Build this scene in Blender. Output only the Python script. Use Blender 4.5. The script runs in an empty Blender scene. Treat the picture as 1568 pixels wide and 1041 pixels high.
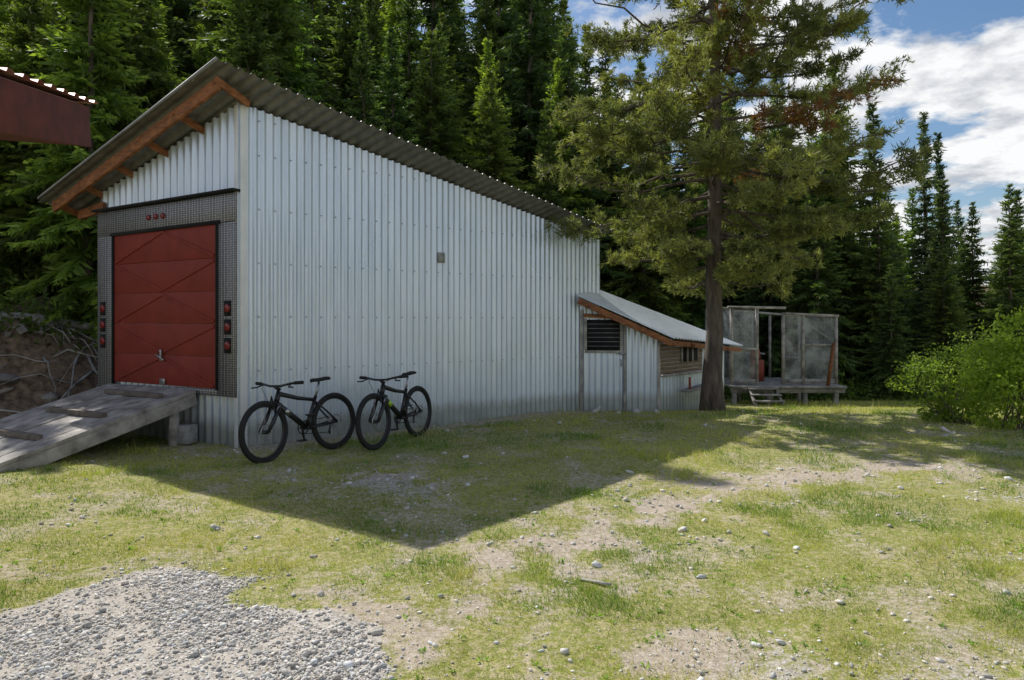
import bpy, bmesh, math, numpy as np
from mathutils import Vector, Matrix
rng=np.random.default_rng(7)
scene=bpy.context.scene
TAB=np.random.default_rng(3).random((256,256))
def vnoise(x,y,seed=0):
    x=np.asarray(x,float)+seed*17.3; y=np.asarray(y,float)+seed*9.7
    xi=np.floor(x).astype(int); yi=np.floor(y).astype(int)
    fx=x-xi; fy=y-yi; fx=fx*fx*(3-2*fx); fy=fy*fy*(3-2*fy)
    a=TAB[xi%256,yi%256]; b=TAB[(xi+1)%256,yi%256]; c=TAB[xi%256,(yi+1)%256]; d=TAB[(xi+1)%256,(yi+1)%256]
    return (a*(1-fx)+b*fx)*(1-fy)+(c*(1-fx)+d*fx)*fy
def fbm(x,y,s,o=4,seed=0):
    r=0;amp=.5;tot=0
    for i in range(o):
        r=r+amp*vnoise(np.asarray(x)*s,np.asarray(y)*s,seed+i*3); tot+=amp; amp*=.55; s*=2.1
    return r/tot
def sst(e0,e1,x):
    t=np.clip((np.asarray(x,float)-e0)/(e1-e0),0,1); return t*t*(3-2*t)
# ---------------------------------------------------------------- terrain
def tline(x,y): return (x+7)*(-.631)+(y-10.8)*.775
def zt(x,y):
    x=np.asarray(x,float); y=np.asarray(y,float)
    t=tline(x,y)
    hill=1.3*sst(0,1.9,t)+.22*np.clip(t-1.5,0,60)
    drop=-.09*np.clip(y-11.6,0,12)*sst(0,3.5,x)
    n=(fbm(x,y,.5,3,1)-.5)*.10*sst(3,6,y)+(fbm(x,y,.9,4,5)-.5)*.9*sst(.1,1.5,t)
    n=n+(fbm(x,y,4,3,8)-.5)*.035
    return hill+drop+n
def zt1(x,y): return float(zt(np.array([x]),np.array([y]))[0])
def ell(x,y,cx,cy,rx,ry): return 1-np.sqrt(((x-cx)/rx)**2+((y-cy)/ry)**2)
def pl(x,y,pts,w):
    best=np.full(np.shape(x),9.)
    for (ax,ay),(bx,by) in zip(pts[:-1],pts[1:]):
        dx,dy=bx-ax,by-ay; t=np.clip(((x-ax)*dx+(y-ay)*dy)/(dx*dx+dy*dy),0,1)
        best=np.minimum(best,np.hypot(x-ax-t*dx,y-ay-t*dy))
    return 1-best/w
def gravel_mask(x,y):
    m=np.maximum(ell(x,y,-2.15,3.7,.74,.8),ell(x,y,-1.35,3.15,.78,.72))
    m=np.maximum(m, ell(x,y,-1.8,3.05,1.0,.8))
    m=m*1.3+(fbm(x,y,2.2,5,2)-.5)*1.1
    m=sst(-.05,.3,m)
    s=np.maximum(ell(x,y,1.9,2.8,1.7,.6),ell(x,y,-1.15,6.5,.8,.7))
    s=np.maximum(s,ell(x,y,4.9,6.3,1.4,.6)*.7)
    s=sst(.0,.8,s+(fbm(x,y,4,4,12)-.5)*1.5)*.5
    return np.clip(np.maximum(m,s),0,1)
def dirt_mask(x,y):
    s=pl(x,y,[(-.5,3.7),(0,4.4),(1.2,6.0),(3.3,7.1),(4.6,7.6)],.9)*.72
    s=np.maximum(s,ell(x,y,3.3,7.1,1.3,.7))
    s=np.maximum(s,ell(x,y,0,4.5,.55,.4)*.8)
    s=np.maximum(s,ell(x,y,1.67,4.0,.3,.25))
    s=np.maximum(s,ell(x,y,.75,3.3,.7,.4)*.9)
    s=np.maximum(s,ell(x,y,2.5,3.2,.9,.4)*.8)
    s=np.maximum(s,ell(x,y,-1.6,6.9,1.3,.6)*.8)
    s=s+(fbm(x,y,3.6,5,22)-.5)*2.4
    g=sst(.47,.70,fbm(x,y,2.6,5,31))*.5
    w=sst(.55,.0,np.abs((x+3.48)*.62-(y-8.75)*.784-.1))*sst(-4,-3.2,x)*sst(3.6,2.5,x)*.8
    return np.clip(np.maximum(np.maximum(sst(0,1.1,s),g),w),0,1)
# ---------------------------------------------------------------- helpers
def mk_mesh(name,V,F,mats,mi=None,col=None,smooth=False,parent=None,link=True):
    V=np.asarray(V,np.float32); F=np.asarray(F,np.int32)
    me=bpy.data.meshes.new(name); n=len(F);k=F.shape[1]
    me.vertices.add(len(V)); me.vertices.foreach_set('co',V.ravel())
    me.loops.add(n*k); me.loops.foreach_set('vertex_index',F.ravel())
    me.polygons.add(n); me.polygons.foreach_set('loop_start',np.arange(0,n*k,k,dtype=np.int32))
    me.polygons.foreach_set('loop_total',np.full(n,k,dtype=np.int32))
    if mi is not None: me.polygons.foreach_set('material_index',np.asarray(mi,np.int32))
    if smooth: me.polygons.foreach_set('use_smooth',np.ones(n,bool))
    for m in mats: me.materials.append(m)
    me.update(calc_edges=True)
    if col is not None:
        a=me.color_attributes.new('Col','FLOAT_COLOR','POINT')
        c=np.ones((len(V),4),np.float32); c[:,:3]=col; a.data.foreach_set('color',c.ravel())
    if not link: return me
    ob=bpy.data.objects.new(name,me); scene.collection.objects.link(ob)
    if parent: ob.parent=parent
    return ob
def empty(name,loc=(0,0,0)):
    e=bpy.data.objects.new(name,None); e.location=loc; e.empty_display_size=.3
    scene.collection.objects.link(e); return e
class Acc:
    def __init__(s): s.V=[];s.F=[];s.n=0
    def add(s,v,f):
        v=np.asarray(v,float); f=np.asarray(f,int); s.V.append(v); s.F.append(f+s.n); s.n+=len(v)
    def beam(s,p0,p1,w,h,up=(0,0,1)):
        p0=np.array(p0,float);p1=np.array(p1,float);d=p1-p0;L=np.linalg.norm(d);d/=L
        a=np.cross(d,np.array(up,float)); a/=np.linalg.norm(a); u=np.cross(a,d)
        c=(p0+p1)/2; A=d*L/2;B=a*w/2;C=u*h/2
        v=[c-A-B-C,c+A-B-C,c+A+B-C,c-A+B-C,c-A-B+C,c+A-B+C,c+A+B+C,c-A+B+C]
        s.add(v,[[0,3,2,1],[4,5,6,7],[0,1,5,4],[1,2,6,5],[2,3,7,6],[3,0,4,7]])
    def tube(s,P,R,n=8,caps=True):
        P=np.asarray(P,float); R=np.broadcast_to(np.asarray(R,float),(len(P),))
        T=np.gradient(P,axis=0); T/=np.linalg.norm(T,axis=1)[:,None]+1e-9
        ref=np.array([0,0,1.]) if abs(T[:,2]).mean()<.8 else np.array([1.,0,0])
        A=np.cross(T,ref);A/=np.linalg.norm(A,axis=1)[:,None]; B=np.cross(T,A)
        th=np.linspace(0,2*np.pi,n,endpoint=False)
        v=(P[:,None,:]+R[:,None,None]*(np.cos(th)[None,:,None]*A[:,None,:]+np.sin(th)[None,:,None]*B[:,None,:])).reshape(-1,3)
        f=[]
        for i in range(len(P)-1):
            for j in range(n):
                k=(j+1)%n; f.append([i*n+j,i*n+k,(i+1)*n+k,(i+1)*n+j])
        if caps:
            m=len(v); v=np.vstack([v,P[0],P[-1]])
            for j in range(0,n,2):
                f.append([m,(j+2)%n,(j+1)%n,j]); b=(len(P)-1)*n; f.append([m+1,b+j,b+(j+1)%n,b+(j+2)%n])
        s.add(v,f)
    def torus(s,c,R,r,ax='y',N=40,n=8):
        th=np.linspace(0,2*np.pi,N,endpoint=False); ph=np.linspace(0,2*np.pi,n,endpoint=False)
        T,Ph=np.meshgrid(th,ph,indexing='ij'); rr=R+r*np.cos(Ph); y=r*np.sin(Ph)
        v=np.stack([rr*np.cos(T),y,rr*np.sin(T)],-1).reshape(-1,3)+np.array(c)
        f=[[i*n+j,i*n+(j+1)%n,((i+1)%N)*n+(j+1)%n,((i+1)%N)*n+j] for i in range(N) for j in range(n)]
        s.add(v,f)
    def ob(s,name,mat,parent=None,smooth=False,bevel=0):
        o=mk_mesh(name,np.vstack(s.V),np.vstack(s.F),[mat],smooth=smooth,parent=parent)
        if bevel:
            b=o.modifiers.new('b','BEVEL'); b.width=bevel; b.segments=2; b.limit_method='ANGLE'
        return o
def N(nt,t,**k):
    n=nt.nodes.new(t)
    for a,b in k.items(): setattr(n,a,b)
    return n
def ramp(nt,inp,p0,p1,c0=(0,0,0,1),c1=(1,1,1,1)):
    r=N(nt,'ShaderNodeValToRGB'); r.color_ramp.elements[0].position=p0; r.color_ramp.elements[1].position=p1
    r.color_ramp.elements[0].color=c0; r.color_ramp.elements[1].color=c1
    nt.links.new(inp,r.inputs[0]); return r
def mixc(nt,fac,a,b,mode='MIX'):
    m=N(nt,'ShaderNodeMix',data_type='RGBA',blend_type=mode)
    for s,v in ((m.inputs[0],fac),(m.inputs[6],a),(m.inputs[7],b)):
        if isinstance(v,(int,float)): s.default_value=v
        elif isinstance(v,tuple): s.default_value=v if len(v)==4 else (*v,1)
        else: nt.links.new(v,s)
    return m.outputs[2]
def noise(nt,vec,scale,detail=4,rough=.55):
    n=N(nt,'ShaderNodeTexNoise'); n.inputs['Scale'].default_value=scale; n.inputs['Detail'].default_value=detail
    n.inputs['Roughness'].default_value=rough
    if vec is not None: nt.links.new(vec,n.inputs['Vector'])
    return n.outputs['Fac']
def bump(nt,h,strength,dist,bs):
    b=N(nt,'ShaderNodeBump'); b.inputs['Strength'].default_value=strength; b.inputs['Distance'].default_value=dist
    nt.links.new(h,b.inputs['Height']); nt.links.new(b.outputs[0],bs.inputs['Normal'])
def newmat(name):
    m=bpy.data.materials.new(name); m.use_nodes=True; nt=m.node_tree
    return m,nt,nt.nodes['Principled BSDF']
def stdmat(name,c1,c2,rough=.6,metal=0,scale=6,stretch=(1,1,1),bmp=0,fine=60,spec=.5,contrast=(.35,.65)):
    m,nt,bs=newmat(name)
    tc=N(nt,'ShaderNodeTexCoord'); mp=N(nt,'ShaderNodeMapping'); mp.inputs['Scale'].default_value=stretch
    nt.links.new(tc.outputs['Object'],mp.inputs[0])
    n1=noise(nt,mp.outputs[0],scale,6,.6)
    r=ramp(nt,n1,contrast[0],contrast[1],(*c1,1),(*c2,1))
    nt.links.new(r.outputs[0],bs.inputs['Base Color'])
    bs.inputs['Roughness'].default_value=rough; bs.inputs['Metallic'].default_value=metal
    bs.inputs['Specular IOR Level'].default_value=spec
    if bmp:
        n2=noise(nt,mp.outputs[0],fine,4,.6); bump(nt,n2,bmp,.01,bs)
    return m
def foliage_mat(name,trans=.3,rough=.6,objvar=True):
    m,nt,bs=newmat(name)
    a=N(nt,'ShaderNodeAttribute'); a.attribute_name='Col'
    col=a.outputs['Color']
    if objvar:
        oi=N(nt,'ShaderNodeObjectInfo')
        r=ramp(nt,oi.outputs['Random'],0,1,(.55,.68,.72,1),(1.35,1.25,.95,1))
        col=mixc(nt,1.0,col,r.outputs[0],'MULTIPLY')
    nt.links.new(col,bs.inputs['Base Color']); bs.inputs['Roughness'].default_value=rough
    bs.inputs['Specular IOR Level'].default_value=.3
    tr=N(nt,'ShaderNodeBsdfTranslucent'); nt.links.new(mixc(nt,1.0,col,(1.4,1.5,.6,1),'MULTIPLY'),tr.inputs[0])
    mx=N(nt,'ShaderNodeMixShader'); mx.inputs[0].default_value=trans
    nt.links.new(bs.outputs[0],mx.inputs[1]); nt.links.new(tr.outputs[0],mx.inputs[2])
    nt.links.new(mx.outputs[0],nt.nodes['Material Output'].inputs[0])
    return m
# ---------------------------------------------------------------- materials
M_bark=stdmat('bark',(.05,.04,.032),(.16,.125,.10),.9,0,10,(1,1,.25),.8,40)
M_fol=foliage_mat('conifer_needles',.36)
M_pine=foliage_mat('pine_needles',.36,objvar=False)
M_leaf=foliage_mat('shrub_leaves',.45,objvar=False)
M_grass=foliage_mat('grass_blades',.3,objvar=False)
M_rubber=stdmat('tyre_rubber',(.010,.010,.010),(.018,.018,.018),.8)
M_frameblk=stdmat('black_paint',(.010,.010,.012),(.018,.018,.02),.3)
M_green=stdmat('green_paint',(.35,.6,.05),(.4,.65,.06),.4)
M_steel=stdmat('steel',(.35,.35,.36),(.5,.5,.5),.35,.9)
M_redwood=stdmat('red_stained_wood',(.085,.018,.012),(.15,.03,.018),.7,0,8,(1,1,1),.5)
M_wood=stdmat('brown_fascia_wood',(.15,.055,.02),(.36,.14,.05),.7,0,7,(1,1,3),.4)
M_greywood=stdmat('weathered_wood',(.19,.175,.155),(.48,.45,.41),.85,0,5,(1,1,1),.6,50)
M_oldwood=stdmat('old_siding_wood',(.14,.10,.06),(.28,.21,.14),.85,0,9,(.4,.4,6),.6,50)
M_cleat=stdmat('cleat_wood',(.11,.09,.07),(.22,.19,.16),.85,0,9,(1,1,1),.6,50)
M_dark=stdmat('dark_gap',(.006,.006,.006),(.012,.012,.012),.9)
M_redplastic=stdmat('red_lamp_lens',(.16,.01,.012),(.22,.015,.016),.25)
M_white=stdmat('white_trim',(.66,.68,.71),(.78,.80,.82),.45,0,3)
M_redtin=stdmat('red_barrel_paint',(.28,.05,.03),(.38,.075,.04),.5)
M_conc=stdmat('concrete',(.25,.25,.24),(.4,.4,.38),.9,0,12,(1,1,1),.4)
M_screw=stdmat('screw_heads',(.16,.17,.18),(.25,.26,.27),.6)
def metal_mat(name,c1,c2,met,rough,streak=(5,5,.35)):
    m,nt,bs=newmat(name)
    tc=N(nt,'ShaderNodeTexCoord'); mp=N(nt,'ShaderNodeMapping'); mp.inputs['Scale'].default_value=streak
    nt.links.new(tc.outputs['Object'],mp.inputs[0])
    n1=noise(nt,mp.outputs[0],1.6,6,.6); n2=noise(nt,tc.outputs['Object'],.7,3)
    c=ramp(nt,n1,.3,.7,(*c1,1),(*c2,1)).outputs[0]
    c=mixc(nt,1.0,c,ramp(nt,n2,.3,.7,(.86,.88,.9,1),(1.03,1.03,1.03,1)).outputs[0],'MULTIPLY')
    sx=N(nt,'ShaderNodeSeparateXYZ'); nt.links.new(tc.outputs['Object'],sx.inputs[0])
    ad=N(nt,'ShaderNodeMath',operation='MULTIPLY_ADD'); nt.links.new(n1,ad.inputs[0]); ad.inputs[1].default_value=-.35; nt.links.new(sx.outputs[2],ad.inputs[2])
    dr=ramp(nt,ad.outputs[0],0,.18,(.6,.58,.5,1),(1,1,1,1)); 
    c=mixc(nt,1.0,c,dr.outputs[0],'MULTIPLY')
    nt.links.new(c,bs.inputs['Base Color']); bs.inputs['Metallic'].default_value=met
    rr=ramp(nt,n2,.3,.7,(rough-.07,)*3+(1,),(rough+.1,)*3+(1,)); nt.links.new(rr.outputs[0],bs.inputs['Roughness'])
    n3=noise(nt,tc.outputs['Object'],2.2,2); bump(nt,n3,.3,.02,bs)
    return m
M_wall=metal_mat('galvalume_siding',(.56,.64,.75),(.74,.81,.91),.45,.32)
M_roof=metal_mat('galvanised_roofing',(.15,.145,.14),(.27,.265,.255),.45,.5)
M_leanroof=metal_mat('lean_to_roofing',(.68,.73,.79),(.82,.86,.90),.1,.4)
def door_mat():
    m,nt,bs=newmat('red_door_paint')
    tc=N(nt,'ShaderNodeTexCoord')
    n1=noise(nt,tc.outputs['Object'],3,6,.65); n2=noise(nt,tc.outputs['Object'],22,5,.7)
    c=ramp(nt,n1,.3,.7,(.19,.026,.016,1),(.28,.040,.025,1)).outputs[0]
    c=mixc(nt,ramp(nt,n2,.72,.78).outputs[0],c,(.34,.16,.12,1))
    nt.links.new(c,bs.inputs['Base Color']); bs.inputs['Roughness'].default_value=.6; bs.inputs['Specular IOR Level'].default_value=.3
    bump(nt,n1,.4,.03,bs); return m
M_door=door_mat()
def plate_mat():
    m,nt,bs=newmat('diamond_plate')
    tc=N(nt,'ShaderNodeTexCoord')
    v=N(nt,'ShaderNodeTexVoronoi'); v.inputs['Scale'].default_value=34; v.inputs['Randomness'].default_value=.12
    nt.links.new(tc.outputs['Object'],v.inputs['Vector'])
    r=ramp(nt,v.outputs['Distance'],.25,.5,(.42,.42,.42,1),(.13,.13,.135,1))
    nt.links.new(r.outputs[0],bs.inputs['Base Color']); bs.inputs['Metallic'].default_value=.6; bs.inputs['Roughness'].default_value=.42
    iv=N(nt,'ShaderNodeMath',operation='SUBTRACT'); iv.inputs[0].default_value=1; nt.links.new(v.outputs['Distance'],iv.inputs[1])
    bump(nt,iv.outputs[0],.6,.01,bs); return m
M_plate=plate_mat()
def screen_mat():
    m,nt,bs=newmat('plastic_screen')
    tc=N(nt,'ShaderNodeTexCoord'); n=noise(nt,tc.outputs['Object'],2.0,5)
    r=ramp(nt,n,.35,.7,(.30,.33,.33,1),(.58,.61,.60,1)); nt.links.new(r.outputs[0],bs.inputs['Base Color'])
    bs.inputs['Roughness'].default_value=.5
    t=N(nt,'ShaderNodeBsdfTransparent'); mx=N(nt,'ShaderNodeMixShader')
    f=ramp(nt,n,.35,.65,(.12,.12,.12,1),(.6,.6,.6,1)); nt.links.new(f.outputs[0],mx.inputs[0])
    nt.links.new(t.outputs[0],mx.inputs[1]); nt.links.new(bs.outputs[0],mx.inputs[2])
    nt.links.new(mx.outputs[0],nt.nodes['Material Output'].inputs[0]); return m
M_screen=screen_mat()
def rock_mat():
    m,nt,bs=newmat('stone')
    a=N(nt,'ShaderNodeAttribute'); a.attribute_name='Col'; tc=N(nt,'ShaderNodeTexCoord')
    n=noise(nt,tc.outputs['Object'],45,4)
    c=mixc(nt,1.0,a.outputs['Color'],ramp(nt,n,.3,.7,(.75,.74,.72,1),(1.1,1.1,1.1,1)).outputs[0],'MULTIPLY')
    nt.links.new(c,bs.inputs['Base Color']); bs.inputs['Roughness'].default_value=.85; bump(nt,n,.4,.01,bs); return m
M_rock=rock_mat()
def ground_mat():
    m,nt,bs=newmat('ground')
    tc=N(nt,'ShaderNodeTexCoord'); P=tc.outputs['Object']
    a=N(nt,'ShaderNodeAttribute'); a.attribute_name='Col'
    sp=N(nt,'ShaderNodeSeparateColor'); nt.links.new(a.outputs['Color'],sp.inputs[0])
    nA=noise(nt,P,.9,5); nB=noise(nt,P,7,7,.7); nC=noise(nt,P,70,4,.7); nD=noise(nt,P,20,6,.75)
    g=ramp(nt,nB,.35,.68,(.19,.23,.045,1),(.42,.39,.13,1)).outputs[0]
    g=mixc(nt,ramp(nt,nA,.4,.65,(0,0,0,1),(.7,.7,.7,1)).outputs[0],g,(.25,.30,.06,1))
    g=mixc(nt,ramp(nt,nD,.43,.60).outputs[0],g,(.50,.43,.26,1))
    g=mixc(nt,1.0,g,ramp(nt,nC,.3,.7,(.45,.45,.4,1),(1.3,1.3,1.2,1)).outputs[0],'MULTIPLY')
    d=ramp(nt,nD,.3,.7,(.32,.25,.18,1),(.64,.56,.46,1)).outputs[0]
    d=mixc(nt,1.0,d,ramp(nt,nC,.3,.7,(.7,.7,.7,1),(1.2,1.2,1.2,1)).outputs[0],'MULTIPLY')
    v=N(nt,'ShaderNodeTexVoronoi'); v.inputs['Scale'].default_value=70; nt.links.new(P,v.inputs['Vector'])
    sv=N(nt,'ShaderNodeSeparateColor'); nt.links.new(v.outputs['Color'],sv.inputs[0])
    gr=ramp(nt,sv.outputs[0],0,1,(.30,.28,.25,1),(.72,.69,.64,1)).outputs[0]
    gr=mixc(nt,ramp(nt,v.outputs['Distance'],.4,.75).outputs[0],gr,(.35,.31,.26,1))
    gr=mixc(nt,ramp(nt,nB,.45,.6,(0,0,0,1),(.8,.8,.8,1)).outputs[0],gr,(.58,.52,.45,1))
    def msk(ch,lo,hi,k=1.5):
        ad=N(nt,'ShaderNodeMath',operation='ADD'); nt.links.new(ch,ad.inputs[0])
        s=N(nt,'ShaderNodeMath',operation='MULTIPLY_ADD'); nt.links.new(nD,s.inputs[0]); s.inputs[1].default_value=k; s.inputs[2].default_value=-.5*k
        nt.links.new(s.outputs[0],ad.inputs[1]); return ramp(nt,ad.outputs[0],lo,hi).outputs[0]
    c=mixc(nt,msk(sp.outputs[1],.2,.75),g,d)
    c=mixc(nt,msk(sp.outputs[0],.3,.6),c,gr)
    ff=ramp(nt,nB,.35,.65,(.07,.045,.03,1),(.30,.21,.14,1)).outputs[0]
    c=mixc(nt,sp.outputs[2],c,ff)
    nt.links.new(c,bs.inputs['Base Color']); bs.inputs['Roughness'].default_value=.95; bs.inputs['Specular IOR Level'].default_value=.2
    hs=N(nt,'ShaderNodeMath',operation='ADD'); nt.links.new(nC,hs.inputs[0]); nt.links.new(nD,hs.inputs[1])
    bump(nt,hs.outputs[0],.6,.02,bs); return m
M_ground=ground_mat()
# ---------------------------------------------------------------- ground sheet
def axis(lo,hi,st,far,gr=1.22):
    a=list(np.arange(lo,hi,st)); s=st; x=a[-1]; r=[]
    while x<far: s*=gr; x+=s; r.append(x)
    s=st; x=lo; l=[]
    while x>-far: s*=gr; x-=s; l.append(x)
    return np.array(l[::-1]+a+r)
gx=axis(-10,9,.06,600); gy=axis(1.8,15,.06,600)
X,Y=np.meshgrid(gx,gy); Z=zt(X,Y)
nx=len(gx);ny=len(gy)
idx=np.arange(nx*ny).reshape(ny,nx)
F=np.stack([idx[:-1,:-1],idx[:-1,1:],idx[1:,1:],idx[1:,:-1]],-1).reshape(-1,4)
T=tline(X,Y)
forest=np.clip(np.maximum(sst(-.3,.5,T),sst(21,24,Y)),0,1)
col=np.stack([gravel_mask(X,Y),dirt_mask(X,Y),forest],-1).reshape(-1,3)
mk_mesh('ground',np.stack([X,Y,Z],-1).reshape(-1,3),F,[M_ground],col=col,smooth=True)
# ---------------------------------------------------------------- foliage primitive
def nrm(a): return a/(np.linalg.norm(a,axis=-1,keepdims=True)+1e-9)
def fol(base,d,l,w,r=rng):
    d=nrm(d); p=nrm(np.cross(d,r.normal(size=d.shape)))
    l=np.asarray(l)[:,None]; w=np.asarray(w)[:,None]
    mid=base+d*l*.45
    V=np.stack([base,mid+p*w,base+d*l,mid-p*w],1).reshape(-1,3)
    n=len(base); F=np.arange(4*n).reshape(n,4); return V,F
# ---------------------------------------------------------------- shed geometry
A=np.array([-3.483,8.75]);B=np.array([1.64,12.8]);C=np.array([-6.20,10.3]);D=B+C-A
Tt=np.array([-3.48,8.1,4.69]);Rr=np.array([1.88,12.56,3.25]);Lf=np.array([-7.14,10.33,3.43])
ru=Rr-Tt; rv=Lf-Tt
def roofz(x,y):
    M=np.array([[ru[0],rv[0]],[ru[1],rv[1]]]); p,q=np.linalg.solve(M,[x-Tt[0],y-Tt[1]])
    return Tt[2]+p*ru[2]+q*rv[2]
PROF=[(0,0),(.50,0),(.60,1),(.90,1),(1.0,0)]
def ribbed(acc,p0,p1,zb,zt_,sp=.13,dep=.018,flip=1):
    p0=np.array(p0,float);p1=np.array(p1,float);d=p1-p0;L=np.linalg.norm(d);d/=L
    n=np.array([d[1],-d[0]])*flip; k=max(1,int(round(L/sp))); sp=L/k
    S=[];O=[]
    for i in range(k):
        for a,o in PROF[:-1]: S.append((i+a)*sp);O.append(o*dep)
    S.append(L);O.append(0)
    V=[]
    for s,o in zip(S,O):
        q=p0+d*s+n*o; V.append((q[0],q[1],zb(s/L,q)));V.append((q[0],q[1],zt_(s/L,q)))
    F=[[2*i,2*i+2,2*i+3,2*i+1] for i in range(len(S)-1)]
    acc.add(V,F)
    return n
shed=empty('metal_shed')
wl=Acc()
nS=ribbed(wl,A,B,lambda t,q:zt1(*q)-.06,lambda t,q:roofz(*q)-.025,.105,.021)
nE=ribbed(wl,C,A,lambda t,q:-.15,lambda t,q:roofz(*q)-.025,.15,.032)
ribbed(wl,B,D,lambda t,q:-.3,lambda t,q:roofz(*q)-.02)
ribbed(wl,D,C,lambda t,q:-.3,lambda t,q:roofz(*q)-.02)
wl.ob('walls',M_wall,shed)
sc=Acc(); dW=(B-A)/np.linalg.norm(B-A); LW=np.linalg.norm(B-A)
k=int(round(LW/.105)); spc=LW/k
for zrow in (.25,.95,1.65,2.35,3.05,3.75,4.2):
    for i in range(0,k,2):
        s=(i+.26)*spc; q=A+dW*s+nS*.003
        if zrow<roofz(*q)-.1:
            sc.beam((q[0],q[1],zrow),(q[0]+nS[0]*.008,q[1]+nS[1]*.008,zrow),.013,.013)
sc.ob('screws',M_screw,shed)
tr=Acc(); dE=(C-A)/np.linalg.norm(C-A); LE=np.linalg.norm(C-A)
def E(s,z,o):
    q=A+dE*s+nE*o; return (q[0],q[1],z)
q=A+nS*.030+dW*.035; tr.beam((q[0],q[1],-.05),(q[0],q[1],roofz(*q)-.06),.09,.008,up=(nS[0],nS[1],0))
q=A+nE*.038+dE*.03;  tr.beam((q[0],q[1],-.05),(q[0],q[1],roofz(*q)-.06),.07,.008,up=(nE[0],nE[1],0))
tr.ob('corner_trim',M_white,shed,bevel=.002)
pt=Acc(); q=A+dW*3.02+nS*.028; pt.beam((q[0],q[1],2.50),(q[0],q[1],2.66),.12,.008,up=(nS[0],nS[1],0)); pt.ob('wall_patch',M_conc,shed)
rf=Acc()
def ribplane(acc,o,u,v,sp,dep):
    o=np.array(o,float);L=np.linalg.norm(u);k=int(L/sp);n=nrm(np.cross(u,v)); 
    if n[2]<0:n=-n
    V=[]
    for i in range(k):
        for a,h in PROF[:-1]:
            p=o+u*(i+a)/k+n*h*dep; V.append(p);V.append(p+v)
    p=o+u;V.append(p);V.append(p+v)
    acc.add(V,[[2*i,2*i+2,2*i+3,2*i+1] for i in range(len(V)//2-1)])
ribplane(rf,Tt,ru,rv*1.02,.15,.03)
rf.ob('roof',M_roof,shed)
rt=Acc()
rt.beam(Tt+[0,0,.012]-ru*.003,Lf+[0,0,.012]-ru*.003,.03,.035)
rt.ob('rake_edge',M_roof,shed)
wd=Acc(); nu=nrm(ru); 
off=nu*.14+np.array([0,0,-.11])
f0=Tt+off+rv*.055; f1=Lf+off-rv*.02
wd.beam(f0,f1,.05,.15)
for t in (.02,.22,.40,.58,.76,.93):
    p=Tt+rv*(t+.035)+nu*.10+np.array([0,0,-.085]); 
    q2=p+np.array([-nE[0],-nE[1],0])*.50
    q2[2]=roofz(q2[0],q2[1])-.07; p[2]=roofz(p[0],p[1])-.07
    wd.beam(p,q2,.04,.09)
wd.beam(E(2.95,3.30,.05),E(3.13+.5,3.22,.05),.05,.14)
wd.ob('rafters_and_fascia',M_wood,shed,bevel=.004)
fr=Acc(); zb,ztp=.62,3.23
fr.beam(E(.01,3.06,.055),E(3.1,3.03,.055),.03,.36)
fr.beam(E(.18,zb,.055),E(.18,2.87,.055),.34,.03,up=(nE[0],nE[1],0))
fr.beam(E(2.90,zb,.055),E(2.90,2.85,.055),.40,.03,up=(nE[0],nE[1],0))
fr.beam(E(.36,.665,.055),E(2.69,.62,.055),.03,.09)
fr.ob('diamond_plate_frame',M_plate,shed,bevel=.004)
dk=Acc(); dk.beam(E(-.03,3.265,.08),E(3.14,3.235,.08),.12,.03); 
dk.beam(E(.30,2.88,.075),E(2.74,2.86,.075),.03,.045); dk.beam(E(.36,.7,.073),E(.36,2.86,.073),.03,.03,up=(nE[0],nE[1],0)); dk.beam(E(2.69,.67,.073),E(2.69,2.85,.073),.03,.03,up=(nE[0],nE[1],0))
dk.ob('drip_edge',M_dark,shed)
dr=Acc()
H=[.71,1.13,1.56,1.99,2.42,2.86]
for i in range(5):
    z0,z1=H[i]+.002,H[i+1]-.002
    dr.beam(E(.37,(z0+z1)/2,.050),E(2.67,(z0+z1)/2,.050),.03,z1-z0)
for i in range(5):
    z0,z1=H[i]+.03,H[i+1]-.03
    s0,s1=.42,2.62; sm=(s0+s1)/2
    if i%2==0:
        dr.beam(E(s0,z0,.071),E(sm,z1,.071),.016,.035); dr.beam(E(sm,z1,.071),E(s1,z0,.071),.016,.035)
    else:
        dr.beam(E(s0,z1,.071),E(sm,z0,.071),.016,.035); dr.beam(E(sm,z0,.071),E(s1,z1,.071),.016,.035)
dr.ob('overhead_door',M_door,shed,bevel=.003)
hd=Acc(); hd.beam(E(1.52,1.05,.09),E(1.52,1.20,.09),.035,.03,up=(nE[0],nE[1],0)); hd.beam(E(1.44,1.06,.10),E(1.62,1.13,.10),.02,.025); hd.beam(E(1.5,.72,.08),E(1.5,.80,.08),.12,.02,up=(nE[0],nE[1],0))
hd.ob('door_latch',M_steel,shed,bevel=.003)
lp=Acc()
def disc(acc,s,z,r,o0=.06,o1=.095):
    acc.tube([E(s,z,o0),E(s,z,o1-.006),E(s,z,o1)],[r,r,r*.8],14)
for s in (1.50,1.66,1.82): disc(lp,s,3.05,.04)
for z in (1.28,1.52,1.76): disc(lp,.15,z,.055)
for z in (1.30,1.54,1.78): disc(lp,2.95,z,.055)
lp.ob('tail_lamps',M_redplastic,shed)
bz=Acc()
for z in (1.28,1.52,1.76):
    bz.beam(E(.15,z-.10,.074),E(.15,z+.10,.074),.13,.006,up=(nE[0],nE[1],0))
    bz.beam(E(2.95,z-.08,.074),E(2.95,z+.12,.074),.13,.006,up=(nE[0],nE[1],0))
bz.ob('lamp_housings',M_dark,shed)
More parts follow.
